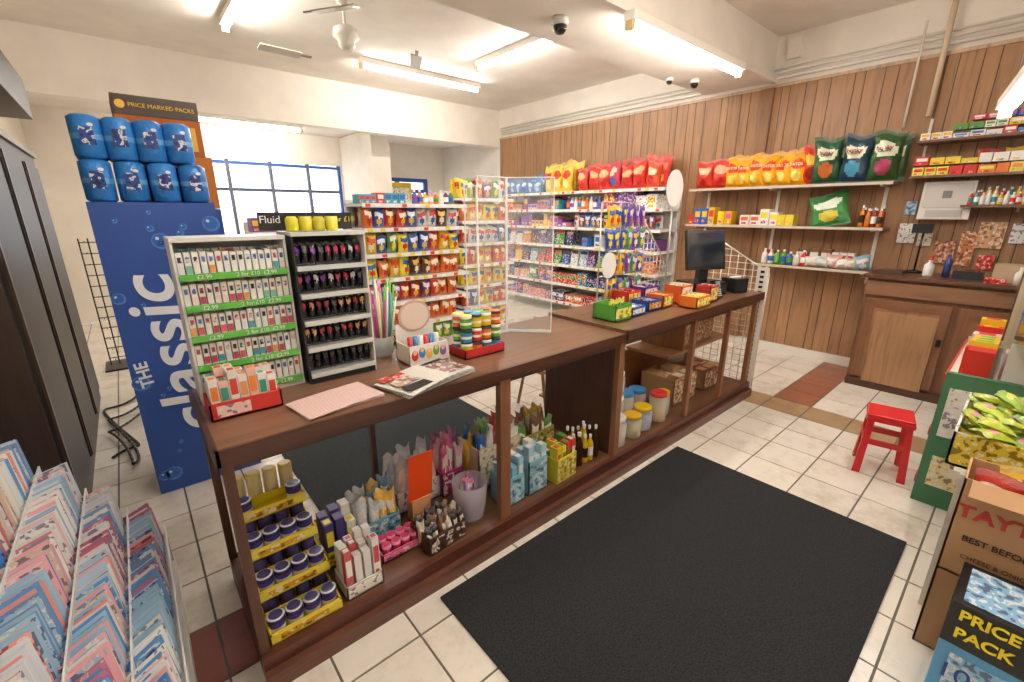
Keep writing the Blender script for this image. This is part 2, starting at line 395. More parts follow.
# ------------------------------------------------------------ left wall things
m=MB(); m.box(XL+.004,-.42,2.75,5.2,0,2.0,H('3a2c26'),'wood')
for y0 in (2.8,3.6,4.4): m.box(-.42,-.405,y0,y0+.72,.12,1.92,H('2a201c'),'darkpanel'); m.box(-.405,-.398,y0+.02,y0+.05,.12,1.92,H('5a4a40'),'metal')
m.box(XL+.004,-.4,2.75,5.2,2.0,2.04,H('8a7a68'),'wood')
m.build('drinks_cabinet')
m=MB(); m.box(XL+.004,-.36,2.9,5.2,2.28,2.33,H('2c211c'),'wood'); m.box(XL+.004,-.36,2.9,5.2,2.5,2.55,H('3a2c25'),'wood'); m.box(-.38,-.36,2.9,5.2,2.33,2.5,H('1d1613'),'wood'); m.box(XL+.004,XL+.02,2.9,5.2,2.05,2.28,H('4a3a30'),'wood'); m.build('overhead_shelf')
m=MB()
for k in range(5): m.tube((-.35+k*.07,6.2,0),(-.35+k*.07,6.2,1.35),.006,BLACK)
for k in range(12): m.tube((-.35,6.2,.1+k*.11),(-.07,6.2,.1+k*.11),.005,BLACK); m.tube((-.3,6.2,.1+k*.11),(-.3,6.02,.12+k*.11),.004,BLACK); m.tube((-.13,6.2,.1+k*.11),(-.13,6.02,.12+k*.11),.004,BLACK)
m.box(-.4,-.02,6.0,6.4,0,.02,BLACK); m.build('wire_display_rack')
m=MB()
for sgn in (0,1,2):
    pts=[]
    for k in range(60):
        t=k/59; pts.append((-.33+.12*math.sin(t*9+sgn)+.12*t*(1+sgn),3.6+2.0*t+.15*math.cos(t*13+sgn*2),.010+.012*sgn))
    for a,b in zip(pts,pts[1:]): m.tube(a,b,.009,H('2a2018'),'plastic',5)
m.build('floor_cable')
m=MB(); m.box(.75,2.9,8.5,8.88,0,.95,H('e4ded2')); m.box(.75,2.9,8.48,8.88,.95,.968,H('b9a58c'),'woodx'); m.build('window_bench')

# greeting card rack
m=MB()
YR0,YR1=.42,2.25; ZR=.25
for i in range(6):
    x=-.1-.1*i; z=ZR+.14*i
    m.box(x-.1,x,YR0,YR1,z-.02,z-.01,WHITE); m.box(x,x+.005,YR0,YR1,z-.03,z+.02,H('f0efec'))
    m.box(x-.1,x-.098,YR0,YR1,z-.01,z+.12,H('eeece8'))
for y in (YR0-.012,YR1): 
    for i in range(6):
        m.box(-.7,-.1-.1*i+.005,y,y+.012,(.0 if i==0 else ZR-.04+.14*(i-1)),ZR-.03+.14*i,H('e8e6e2'))
m.box(-.7,-.09,YR0,YR1,.0,.08,H('dddad4'))
m.build('greeting_card_rack')
m=MB()
CC=['dfe6ee','d8808a','6fa8dc','f2e6e2','f2b8c0','7a9fd0','f6f2ec','c87a98','5f98d0','f0d0d8','f2f0ea','a8cce4','e0c8b8','f0a098','e8f0f4','f8f4f0','4f88c8','c8dcf0','f4f2f0']
for i in range(6):
    x=-.1-.1*i; z=ZR+.14*i
    y=YR0+.05; base=random.choice(CC); n=0
    while y<YR1-.05:
        if n<=0: base=random.choice(CC); b2=random.choice(CC); n=random.choice([5,8,10,12])
        n-=1
        hh=U(.15,.165)*(1.0 if n%3 else 1.05); wd=U(.095,.105); a=.62+U(-.05,.05)
        o=m.at(T(x-.051,y,z-.008)@RZ(a)@Matrix.Rotation(-.18+U(-.04,.04),4,'X'))
        cc=J(H(base if R()<.6 else random.choice(CC)),.1)
        m.box(-wd/2,wd/2,0,.002,0,hh,cc,'print' if R()<.25 else 'pack')
        m.quad([(-wd*.42,-.001,hh*.78),(wd*.4,-.001,hh*.78),(wd*.4,-.001,hh*.94),(-wd*.42,-.001,hh*.94)],H(b2),'pack' if R()<.7 else 'print')
        m.quad([(-wd*.3,-.001,hh*.3),(wd*.3,-.001,hh*.3),(wd*.3,-.001,hh*.66),(-wd*.3,-.001,hh*.66)],H(random.choice(CC)),'print' if R()<.4 else 'pack')
        m.M=o
        y+=U(.011,.02)
m.build('greeting_cards')

# ------------------------------------------------------------ generic shelf unit
def gondola(name,M,W,D,H0,shelves,back=H('dedad2'),price=True):
    m=MB(M)
    m.box(0,W,D-.02,D,0,H0,back); 
    for x in(0,W-.03): m.box(x,x+.03,D-.05,D-.02,0,H0,H('e2dfd8'))
    for z in shelves:
        m.box(.0,W,0,D-.02,z-.025,z,H('ecebe6')); 
        if price: 
            m.box(0,W,-.012,0,z-.035,z+.004,H('f2f0ea'))
            x=.03
            while x<W-.08:
                m.box(x,x+.05,-.014,-.012,z-.03,z,H(random.choice(['f2d21c','ffffff','e84a2a','ffffff']))); x+=U(.09,.16)
    return m.build(name)
CR=[('c83a2c','f8e8c0','f0b030'),('f0c020','c8281c','f8f0d0'),('3a5ca8','f0f0f8','e8c040'),('e0742a','f8f0d8','b02818'),('6a9a48','f4f4e0','e8c838'),('7a3f6a','f0e0f0','e0b040'),('f0dc40','2a5aa8','d83020'),('d8d4cc','c83030','3060a8'),('5a3024','e8c060','f0e8d8')]
def bagrow(m,W,y,z,w,h,t,pal,jit=.015,gap=0,big=False):
    x=w/2+.01
    while x<W-w/2:
        if R()<gap: x+=w; continue
        a=random.choice(pal); 
        m.bag(x,y+U(-jit,jit),z,w*U(.95,1.05),h*U(.86,1.08),t,J(H(a[0]),.12),H(a[1]),H(a[2]),rz=U(-.3,.3),ry=U(-.1,.1),big=big); x+=w*U(.84,1.0)
def boxrow(m,W,y,z,ws,hs,d,pal,mat='pack',gap=.006,miss=0):
    x=.01
    while True:
        w=U(*ws); h=U(*hs); 
        if x+w>W-.01: break
        if R()>miss: 
            c1,c2,c3=[H(random.choice(pal)) for _ in range(3)]
            n=random.choice([1,1,2,3])
            for q in range(n):
                if x+w>W-.01: break
                m.carton(x,x+w,y+U(0,.02),y+d,z,z+h,c1,c2,mat,c3); x+=w+gap
        else: x+=w+gap
def botrow(m,W,y,z,r,h,pal,step=None,miss=0):
    x=r+.01; step=step or 2.15*r
    while x<W-r:
        if R()<miss: x+=step; continue
        c=H(random.choice(pal)); l=H(random.choice(pal+['f4f4f0'])); h_=h*U(.85,1.1)
        m.lathe(x,y,[(r*.9,z),(r,z+.02*h_,c),(r,z+.2*h_,l),(r,z+.55*h_,c),(r*.95,z+.65*h_,c),(r*.4,z+.82*h_,c),(r*.4,z+.88*h_,H('f0f0ee')),(r*.42,z+h_,H('f0f0ee'))],c,'plastic',10); x+=step
MIX=['d8322a','f0c020','2f62b8','f2f0ea','e87a24','5a9a38','7a3f8a','1f2f6a','e8a0b0','3fa0b0','6a2a20']
G1=T(1.75,4.2); gondola('shelving_gondola',G1,1.2,.45,1.72,[.2,.45,.7,.95,1.2,1.45,1.68])
m=MB(G1)
pl=[[CR[0],CR[4]],[CR[3],CR[5]],[CR[0],CR[5],CR[3]],[CR[1],CR[8],CR[3],CR[6]],[CR[1],CR[4],CR[6],CR[0],CR[2]],[CR[8],CR[3],CR[2],CR[0],CR[8],CR[7]]]
for z,p_ in zip((.201,.451,.701,.951,1.201,1.451),pl):
    bagrow(m,1.18,.08,z,.13,.21,.09,p_); bagrow(m,1.18,.15,z,.13,.22,.08,p_); bagrow(m,1.18,.25,z,.14,.21,.08,p_); 
m.build('crisp_packets')
m=MB(G1); boxrow(m,.55,.08,1.681,(.05,.09),(.06,.12),.15,MIX); m.M=m.M@T(.6,0); botrow(m,.55,.15,1.681,.03,.14,MIX); m.build('sauce_and_tin_stock')
G2=T(3.05,4.45); gondola('shelving_gondola',G2,.8,.45,1.85,[.2,.46,.72,.98,1.24,1.5,1.76])
m=MB(G2)
for z,p in zip((.201,.461,.721,.981,1.241,1.501,1.761),(CR,CR,[CR[1],CR[6]],[CR[1],CR[0],CR[6]],[CR[7],CR[0],CR[2]],[CR[1],CR[6],CR[3]],CR)):
    bagrow(m,.78,.08,z,.13,.21,.07,p,gap=.04); bagrow(m,.78,.17,z,.13,.22,.07,p); bagrow(m,.78,.26,z,.13,.21,.07,p)
m.build('snack_bags')
G3=T(1.0,5.2); gondola('shelving_gondola',G3,.7,.4,1.5,[.2,.5,.8,1.1,1.4])
m=MB(G3)
for z in(.201,.501,.801,1.101,1.401): boxrow(m,.68,.03,z,(.05,.1),(.1,.2),.2,MIX)
m.build('grocery_boxes')
GR=T(5.22,6.45)@RW; LEN=3.3
gondola('wall_shelving',GR,LEN,.44,1.95,[.2,.5,.8,1.1,1.38,1.64,1.9])
m=MB(GR)
for z in(.201,.501): boxrow(m,LEN,.03,z,(.08,.2),(.12,.24),.3,MIX,'print',miss=.05)
def mags(z,l0,l1):
    x=l0
    while x<l1-.2:
        wd=U(.14,.2); cc=H(random.choice(MIX+['f2f0ea','c8d8e8'])); h_=U(.2,.25)
        for yy in(.08,.2): m.tbox(x+wd/2,yy,z,wd,.01,h_,0,cc,'print',rx=-.2)
        o=m.at(T(x+wd/2,.074,z)@Matrix.Rotation(-.2,4,'X')); m.quad([(-wd*.42,-.003,h_*.74),(wd*.42,-.003,h_*.74),(wd*.42,-.003,h_*.93),(-wd*.42,-.003,h_*.93)],H(random.choice(MIX+['f2f0ea'])),'pack'); m.M=o
        x+=wd+U(.005,.04)
mags(.802,.02,LEN); mags(1.102,.02,1.9)
o=m.at(T(1.95,0)); boxrow(m,1.3,.03,1.101,(.05,.14),(.1,.22),.3,['2f62b8','f2f0ea','7a3f8a','3f7fc8','f2f0ea'],miss=.08); m.M=o
boxrow(m,1.7,.06,1.381,(.05,.12),(.06,.2),.3,['f2f0ea','e8a0b0','8a4fa0','f0c020','2f62b8','e8e0d0','c83a2a'],miss=.08)
o=m.at(T(1.72,0)); bagrow(m,1.5,.1,1.381,.12,.2,.06,[CR[2],CR[5],CR[7],CR[6],CR[4]]); bagrow(m,1.5,.2,1.381,.12,.2,.06,[CR[2],CR[5],CR[7]]); m.M=o
boxrow(m,1.5,.06,1.641,(.04,.1),(.08,.22),.3,MIX,miss=.06)
o=m.at(T(1.55,0)); botrow(m,.7,.12,1.641,.035,.2,['f2f0ea','8a4fa0','3f7fc8','e87a24']); m.M=o
o=m.at(T(2.3,0)); boxrow(m,.98,.06,1.641,(.08,.2),(.14,.23),.3,['d8322a','f0c020','8a4fa0','f2f0ea'],'print'); m.M=o
m.build('magazines_and_confectionery')
m=MB(GR)
def seg(x0,x1,w,h,t,pal):
    o=m.at(T(x0,0)); bagrow(m,x1-x0,.10,1.902,w,h,t,pal,big=True); bagrow(m,x1-x0,.22,1.902,w,h*1.1,t*.8,pal); bagrow(m,x1-x0,.33,1.902,w,h*1.2,t*.6,pal); m.M=o
Yb=('f2d040','c83018','f8e8a0'); Rb=('d83a2c','f0b080','c8281c'); Bb=('3f7fc8','f0f0f0','2a4a98'); Ob=('f0a020','c82818','f4d040')
seg(.1,1.1,.16,.24,.1,[Bb,('4a90d0','f0f0f0','d8d8e8')]); seg(1.1,1.8,.2,.38,.13,[Yb,Yb,('f4e04a','3a8a3a','f8f0c0')]); seg(1.8,3.25,.21,.34,.15,[Rb,Rb,('e8582c','f0d0a8','d82820'),('e03a30','e86a50','f0b060'),('c83040','f0d0c0','3a5ca8')])
m.build('sharing_crisp_bags')
# bracket shelves on panelled wall
S=T(5.36,2.9)@RW; L2=1.95
m=MB(S)
for z,l0 in((1.87,0),(1.46,0),(1.05,.85)):
    m.box(l0,L2,0,.3,z-.022,z,H('8e6a4c'),'woody'); m.box(l0,L2,-.006,0,z-.024,z+.002,H('cdbfae'))
    for x in(.1,.9,1.85):
        if x<l0: continue
        m.box(x,x+.02,.04,.3,z-.04,z-.022,H('e9e4da'))
for x in (.1,.9,1.85): m.box(x-.005,x+.025,.3,.316,.9,2.1,H('e9e4da'))
wsh=m.build('bracket_wall_shelf')
m=MB(S); TX=[]
x=.12
for k in range(2): m.bag(x,.14,1.871,.22,.32,.14,H('d8402c'),H('f0b890'),H('c8281c'),big=True,rz=U(-.2,.2)); x+=.19
x=.46
for k in range(6):
    h_=.33*U(.93,1.05); m.bag(x,.13,1.871,.19,h_,.15,J(H('f4b01c'),.1),H('d84018'),H('f8e070'),big=True,rz=U(-.35,.35),ry=U(-.09,.09)); m.bag(x+.03,.25,1.871,.18,.36,.09,H('f4b01c'),H('d83018'),H('f8e070'),ry=U(-.1,.1)); TX.append((x,.046,1.871+h_*.64,'TATOS',.038,'f8e8c0')); x+=.132
m.bag(1.24,.14,1.871,.2,.38,.14,H('d83a24'),H('f0c040'),H('8a1c14'),big=True,rz=.15); m.bag(1.17,.24,1.871,.2,.4,.1,H('e87a24'),H('f0e040'),H('d83a24'))
for k,(a,b,cc) in enumerate([('2a5a3a','e8e4c8','c86a2c'),('223f52','e8e0c8','4a9ac0'),('33582a','e8ecd0','a03a5a')]):
    x=1.38+k*.225
    m.bag(x,.12,1.871,.26,.44,.18,H(a),H(b),H(cc),rz=[.15,-.12,.08][k],ry=[-.05,.04,0][k],big=True)
    m.bag(x+.04,.25,1.871,.24,.42,.08,H(a),H(b),H(cc)); TX.append((x,.022,1.871+.44*.66,'hunky',.05,'a03018')); TX.append((x,.022,1.871+.44*.61,'CRISPS',.032,'1f4a2a'))
last=m.build('tortilla_chip_bags')
for (x,y,z,b,s_,c_) in TX: text(b,(5.36+y-.004,2.9-x,z),s_,NY,Z_,H(c_),last,off=.001)
m=MB(S)
boxrow(m,.35,.04,1.461,(.05,.09),(.1,.2),.15,['2f62b8','d8322a','f0c020']); 
o=m.at(T(.36,0)); boxrow(m,.25,.04,1.461,(.07,.1),(.1,.2),.15,['f0d020','e8b020','e05a9a']); m.M=o
o=m.at(T(.62,0)); boxrow(m,.42,.04,1.461,(.06,.1),(.09,.18),.15,['d84a9a','f0e040','f2f0ea','e86a2a']); m.M=o
o=m.at(T(1.0,0)); boxrow(m,.25,.04,1.461,(.08,.1),(.1,.16),.15,['f0d83a','e8d04a']); m.M=o
o=m.at(T(1.72,0)); botrow(m,.22,.1,1.461,.022,.2,['8a2a1c','3a2418','c8701c']); botrow(m,.22,.18,1.461,.022,.2,['8a2a1c','3a2418']); m.M=o
m.build('drink_and_biscuit_packs')
m=MB(S); m.bag(1.50,.12,1.462,.36,.34,.12,H('3f8a4a'),H('e9efe0'),H('d8c040'),rx=-.2,ry=-.25,big=True); m.build('frozen_food_bag')
m=MB(S)
o=m.at(T(.9,0)); botrow(m,.5,.09,1.051,.03,.16,['f2f0ea','d8322a','2f62b8','e8e0d0','5a9a38'],miss=.1); boxrow(m,.9,.17,1.051,(.06,.12),(.08,.2),.1,['f2f0ea','d8c8a8','8a5a3a','c83a2a'],miss=.1); m.M=o
for k in range(6): m.bag(1.42+k*.085,.07,1.052,.15,U(.1,.17),.1,H(['e8e4da','c8d8e0','e0a0a0','f2f0ea','d0c0a0','8ab0c8'][k]),H('e0d8d0'),mat='plastic',rz=U(-.5,.5),ry=U(-.3,.3))
m.build('household_items')
S=T(5.42,.86)@RW
m=MB(S)
for z in (2.2,1.91): m.box(0,1.5,0,.25,z-.02,z,H('7a5a42'),'woody'); 
m.box(.38,1.5,0,.25,1.64,1.66,H('7a5a42'),'woody')
for x in(.02,.7,1.4):
    m.box(x,x+.02,.235,.252,1.89 if x<.3 else 1.6,2.4,H('ddd6ca'))
m.build('medicine_shelf')
m=MB(S)
boxrow(m,1.4,.02,2.201,(.05,.1),(.03,.06),.12,['f2f0ea','d8322a','3f7fc8','f0c020','f2f0ea']);
o=m.at(T(.2,0,.062)); boxrow(m,.9,.02,2.201,(.05,.1),(.03,.06),.12,['f2f0ea','3f5fb8','f0c020','5a9a38']); m.M=o
o=m.at(T(.3,0,.125)); boxrow(m,.4,.02,2.201,(.05,.1),(.03,.06),.12,['f2f0ea','3f5fb8','d84a6a']); m.M=o
o=m.at(T(0,0)); boxrow(m,1.4,.02,1.911,(.06,.1),(.05,.08),.12,['f2f0ea','e87a24','d8322a','e8e060','f2f0ea']); m.M=o
o=m.at(T(0,0,.085)); boxrow(m,1.0,.02,1.911,(.06,.1),(.04,.08),.12,['f2f0ea','f2f0ea','d8322a','e8d040','3f7fc8']); m.M=o
o=m.at(T(.4,0)); botrow(m,1.0,.08,1.661,.016,.11,['f2f0ea','e8c020','d8322a','3f9a8a'],miss=.05); botrow(m,1.0,.15,1.661,.02,.14,['f2f0ea','e8c020','d8322a','3f9a8a']); m.M=o
for k in range(6): m.bag(.45+k*.16,.19,1.911,.14,.2,.05,H(MIX[k]),H('f2f0ea'),mat='plastic')
m.build('medicine_items')
m=MB(T(5.545,.76)@RW); m.box(0,.34,0,.13,1.54,1.86,H('e4e2dc'),'plastic'); m.box(.02,.32,-.008,0,1.64,1.84,H('d4d2cc'),'plastic'); m.box(.14,.2,-.012,-.008,1.72,1.78,H('8a8a8a'),'plastic')
m.box(.05,.29,-.004,0,1.56,1.62,H('c8c6c0'),'plastic'); m.build('electricity_consumer_unit',bevel=.004)
m=MB(T(5.655,.9)@RW)
for (x,z,w_,h_,c_) in [(.02,1.32,.13,.18,'f2f0ea'),(.17,1.3,.1,.14,'e8e0c8'),(.03,1.58,.08,.12,'8ab0d8'),(.56,1.3,.16,.22,'d8a878'),(.75,1.35,.12,.16,'f2f0ea'),(.6,1.12,.1,.12,'d83a2a'),(.9,1.2,.2,.25,'c8783a'),(.3,1.15,.14,.2,'c8805a'),(.46,1.14,.1,.3,'c87a4a')]:
    m.box(x,x+w_,.0,.004,z,z+h_,H(c_),'print')
m.build('wall_notices')
m=MB(T(5.12,.93)@RW); W=1.25
m.box(0,W,0,.55,0,1.03,H('7c543a'),'wood'); m.box(-.03,W+.02,-.04,.55,1.03,1.06,H('684733'),'woody')
for (a,b,cc) in((.03,.60,'a67a56'),(.65,1.22,'966a49')):
    m.box(a,b,-.018,0,.1,.84,H(cc),'wood')
    for (p,q,r_,s_) in((a,a+.06,.1,.84),(b-.06,b,.1,.84)): m.box(p,q,-.028,-.018,r_,s_,H('8a5f43'),'wood')
    for (r_,s_) in((.1,.17),(.77,.84)): m.box(a+.06,b-.06,-.028,-.018,r_,s_,H('8a5f43'),'woody')
m.box(0,W,-.025,0,.88,1.0,H('926a4d'),'woody'); m.box(.56,.59,-.045,-.028,.5,.56,H('2a241f'),'metal')
m.box(0,W,-.03,0,0,.07,H('55392a'),'woody'); 
o=m.at(T(.12,-.045,.071)@Matrix.Rotation(-.02,4,'X')); m.box(0,.42,0,.014,0,.66,H('b08660'),'wood'); m.M=o
m.build('wooden_cupboard')
m=MB(T(5.14,.92)@RW)
m.lathe(.36,.16,[(.03,1.061),(.035,1.07),(.035,1.16),(.012,1.18),(.012,1.2,H('d83a2a')),(.014,1.23,H('d83a2a'))],H('f0eeea'),'plastic',14)
m.lathe(.47,.22,[(.025,1.061),(.025,1.2),(.01,1.22),(.01,1.25)],H('3a4a8a'),'plastic',12)
m.box(.52,.7,.1,.3,1.061,1.13,H('2a2a2c'),'plastic'); m.box(.75,.95,.1,.3,1.061,1.2,H('c8b090'),'card'); m.box(.04,.2,.1,.3,1.061,1.09,H('4a3a2c'))
m.lathe(.9,.0,[(.03,1.061),(.03,1.15),(.012,1.17),(.012,1.2)],H('e8e0d0'),'plastic',12); m.box(.72,.84,-.02,.06,1.061,1.1,H('d8322a'),'print')
m.build('counter_clutter')
m=MB(T(5.5,.70)@RW)
m.lathe(.02,.02,[(.06,1.061),(.06,1.08),(.01,1.09)],BLACK,'plastic',14); m.tube((.02,.02,1.08),(.02,.02,1.46),.008,BLACK,'plastic'); m.box(-.06,.08,-.02,.05,1.42,1.5,H('2a2a2c'),'plastic'); m.build('desk_lamp')

# ------------------------------------------------------------ right stock unit
m=MB()
m.box(2.3,3.22,-.6,.02,.60,.63,H('e4e0d6')); m.box(3.20,3.24,-.6,.16,0,.78,H('4a7a58'),'wall'); m.box(2.28,2.31,-.6,.0,0,.63,H('e8e4da')); m.box(1.6,3.25,-.62,-.6,0,2.3,H('d8d2c6'))
m.box(2.31,3.2,-.6,.0,.3,.32,H('e4e0d6')); m.box(2.31,3.2,-.6,.0,.02,.04,H('e4e0d6'))
m.box(3.25,5.08,-.62,-.6,0,2.3,H('8a6a4e'),'wood')
for z in(1.06,1.32,1.58,1.85,2.12): m.box(3.0,5.08,-.6,-.01,z-.02,z,H('7a5a42'),'woodx'); m.box(3.0,5.08,-.01,.0,z-.025,z+.01,H('e6e2d8'))
for y in (-.6,-.03): m.box(2.98,3.0,y,y+.03,1.0,2.15,H('b8a890'),'wood')
m.box(5.03,5.06,-.6,.01,0,2.15,H('6a4e3a'),'wood'); m.box(4.0,4.03,-.6,-.01,1.04,2.12,H('4a3a30'),'wood')
for z in (.12,.42,.74): m.box(3.24,4.3,-.6,.16,z-.02,z,H('e8e4da')); m.box(3.24,4.3,.16,.168,z-.025,z+.02,H('c83a2a'))
m.box(4.28,4.3,-.6,.16,0,.78,H('d8d4ca'))
for (y0_,y1_,z0_,z1_,cc) in [(-.02,.13,.42,.7,'e8e4da'),(-.28,-.06,.5,.72,'d84a3a'),(-.0,.12,.12,.3,'e8d8a0')]: m.box(3.196,3.2,y0_,y1_,z0_,z1_,H(cc),'print')
m.build('stock_shelving')
m=MB(T(0,-.02)@RZ(math.pi)@T(-5.0,0))
for z in(1.061,1.321,1.581,1.851):
    boxrow(m,.95,.01,z,(.05,.08),(.1,.22),.2,['f2f0ea','d8322a','f0c020','2f62b8','e8e0d0']); 
    for yy in (.01,.22): o=m.at(T(1.03,yy)); boxrow(m,.96,.0,z,(.05,.08),(.1,.22),.18,['f2f0ea','d8322a','c8a020','2f62b8']); m.M=o
m.build('tobacco_and_tin_stock')
m=MB(T(4.26,.14)@RZ(math.pi))
for z,hh in((.121,.2),(.421,.22),(.741,.22)):
    for yy in (.01,.16,.31,.46): o=m.at(T(0,yy)); boxrow(m,1.0,.0,z,(.05,.08),(hh*.6,hh),.12,['f2f0ea','d8322a','f2f0ea','8ac04a','e8c8d0','f0c020']); m.M=o
m.build('confectionery_boxes')
# snack tray
m=MB(); x0,x1,y0,y1,z0=2.34,2.95,-.42,.05,.632
cb=H('dcc440')
m.box(x0,x1,y0,y1,z0,z0+.01,cb,'card'); m.box(x0,x0+.008,y0,y1,z0,z0+.14,cb,'print'); m.box(x1-.008,x1,y0,y1,z0,z0+.14,cb,'card'); m.box(x0,x1,y0,y0+.008,z0,z0+.14,cb,'card'); m.box(x0,x1,y1-.008,y1,z0,z0+.14,H('f0f0e8'),'print')
m.build('display_tray')
m=MB()
for k in range(60):
    x=U(x0+.07,x1-.07); y=U(y0+.09,y1-.06); z=z0+.03+.15*(k/60)
    m.bag(x,y-.03,z,.085,.11,.04,H(random.choice(['9cc04a','b4cc5a','c0d040','8ab048'])),H(random.choice(['f0f0d0','e0a0a8','f4e880'])),H(random.choice(['6a9038','d8e090'])),rz=U(-.9,.9),rx=U(-1.5,-1.0))
m.build('sweet_packets')
def openbox(m,x0,x1,y0,y1,z0,z1,c,t=.006,mat='card',inside=True):
    m.box(x0,x1,y0,y1,z0,z0+t,c,mat); m.box(x0,x0+t,y0,y1,z0,z1,c,mat); m.box(x1-t,x1,y0,y1,z0,z1,c,mat); m.box(x0,x1,y0,y0+t,z0,z1,c,mat); m.box(x0,x1,y1-t,y1,z0,z1,c,mat)
KR=H('c49a70')
m=MB(T(2.05,-.015)); openbox(m,0,.21,-.5,0,.0,.345,H('b88c62')); m.box(.003,.207,-.49,-.01,.335,.346,KR,'card'); m.build('cardboard_box')
m=MB(T(2.05,-.015)); openbox(m,0,.21,-.52,0,.348,.72,KR); m.box(.01,.2,-.51,-.01,.61,.62,H('a87a4e'),'card'); m.quad([(0,-.5,.72),(0,-.02,.72),(-.05,-.02,.68),(-.05,-.5,.68)],J(KR,.1),'card'); m.quad([(-.05,-.5,.6795),(-.05,-.02,.6795),(0,-.02,.7195),(0,-.5,.7195)],KR,'card')
for k in range(8): m.bag(.05+.1*(k%2),-.08-.055*k,.57,.13,.18,.06,H(['c83a2a','e8c040'][k%2]),H('f2f0ea'),rz=1.5)
b=m.build('cardboard_box'); text('TAYTO',(2.046,-.14,.60),.066,NY,Z_,H('b8382a'),b,off=.002,sx=1.1); text('BEST BEFORE',(2.046,-.14,.50),.03,NY,Z_,H('3a2a20'),b,off=.0005); text('CHEESE & ONION',(2.046,-.15,.43),.022,NY,Z_,H('5a3a28'),b)
m=MB(T(1.74,-.07)@RZ(-.03)); m.box(0,.24,-.46,0,.0,.45,H('5aa4d8'),'pack')
m.box(-.002,.242,-.462,.002,.30,.452,H('15161a'),'pack'); m.box(-.004,-.002,-.44,-.03,.14,.27,H('8ac4e8'),'print'); m.box(-.004,0,-.46,0,.02,.06,H('e8d020'))
m.box(.02,.22,-.44,-.02,.4515,.4525,H('8ab8d8'),'print')
b=m.build('drinks_multipack'); text('PRICE',(1.732,-.155,.415),.05,NY,Z_,H('f2e020'),b,off=.0015); text('PACK',(1.732,-.155,.35),.05,NY,Z_,H('f2e020'),b,off=.0015); text('10x',(1.732,-.14,.20),.08,NY,Z_,H('1a4a9a'),b)
# red plastic stool
m=MB(T(3.44,.36)@RZ(.2)@Matrix.Scale(.8,4,X_)@Matrix.Scale(.8,4,Y_)); RD=H('d0262a')
m.box(-.14,.14,-.14,.14,.38,.4,RD,'plastic'); m.box(-.145,.145,-.145,.145,.355,.38,RD,'plastic')
for sx in(-1,1):
    for sy in(-1,1):
        a=m.addv([(sx*.09,sy*.135,.355),(sx*.135,sy*.135,.355),(sx*.135,sy*.09,.355),(sx*.11,sy*.16,0),(sx*.165,sy*.165,0),(sx*.16,sy*.11,0)])
        m.face([a,a+1,a+4,a+3],RD,'plastic'); m.face([a+1,a+2,a+5,a+4],RD,'plastic'); m.face([a+2,a,a+3,a+5],RD,'plastic'); m.face([a+3,a+4,a+5],RD,'plastic')
for sx in(-1,1): m.box(sx*.14-.004,sx*.14+.004,-.12,.12,.2,.24,RD,'plastic'); m.box(-.12,.12,sx*.14-.004,sx*.14+.004,.2,.24,RD,'plastic')
m.build('plastic_stool',bevel=.004)

# ------------------------------------------------------------ things on counter 1
Z1=.9275; Z2=.9485
m=MB(T(.11,1.66,Z1)); openbox(m,0,.22,0,.14,0,.06,H('d23a34')); m.box(.02,.12,-.002,0,.01,.05,H('f2d0c8'),'print')
for k in range(7):
    for d in range(2):
        hh=.13+U(-.03,.03); cc=H(['f0eeea','f2c8b8','f0eeea'][k%3]); m.carton(.010+k*.029,.037+k*.029,.015+d*.06,.06+d*.06,.006,hh,cc,H(['e8883a','3f9a8a','d84a3a','e8a05a'][(k+d)%4]))
m.build('display_carton')
def sheet(cx,cy,z,w,d,rz,col,mat,n=4,bulge=.006):
    m=MB(T(cx,cy,z)@RZ(rz))
    for q in range(n):
        o=m.at(RZ(.015*q)@T(0,0,q*.0022)); N=10
        a=m.addv([(-w/2+w*i/N,s_*d/2,.001+bulge*math.sin(math.pi*i/N)*(1 if q else .3)) for s_ in(-1,1) for i in range(N+1)])
        for i in range(N): m.face([a+i,a+i+1,a+N+2+i,a+N+1+i],col,mat,True)
        m.M=o
    return m
m=sheet(.49,1.57,Z1,.29,.19,.12,H('f4d2cc'),'newsprint',4,.003); m.build('order_sheet')
m=sheet(.86,1.55,Z1,.38,.215,.22,H('ece8e0'),'newsprint',7,.012)
m.box(-.18,-.02,.05,.10,.0235,.025,H('c83a2a'),'print'); m.box(0.03,.17,-.075,.07,.0235,.025,H('8a5a50'),'print'); m.box(-.17,.01,-.095,-.04,.0235,.0248,H('2a2624'),'newsprint'); m.box(-.17,.01,-.03,.04,.0235,.0248,H('b89a88'),'print'); m.box(0.0,.17,.078,.1,.0235,.0248,H('2a2624'),'newsprint')
nb=m.build('newspaper')
m=MB(T(.86,1.97,Z1)); m.lathe(0,0,[(.045,0),(.05,.01),(.055,.1),(.052,.1),(.045,.012)],(.8,.85,.85),'jar',16)
for k in range(34):
    a=U(0,6.28);r=U(0,.035); m.tube((r*math.cos(a),r*math.sin(a),.01),(r*2.4*math.cos(a),r*2.4*math.sin(a),U(.28,.38)),.005,H(random.choice(['7ac04a','e8e8e0','d8e8a0','d86a9a','5aa8c8','f0f0ea'])),'plastic',5)
m.build('candy_straws_pot')
m=MB(T(.88,1.73,Z1)); openbox(m,0,.2,0,.13,0,.09,H('e9e4d8'))
m.box(0,.2,-.002,0,.0,.09,H('f0ece4'),'pack')
for k in range(5): 
    m.disc(.025+k*.037,-.004,.045+.008*(k%2),.017,.024,H(['d83a3a','3a8ac8','e8b030','6aa84a','8a5aa8'][k]),t=.002); m.disc(.025+k*.037,-.005,.058+.008*(k%2),.009,.01,H('f0c8a0'),t=.001)
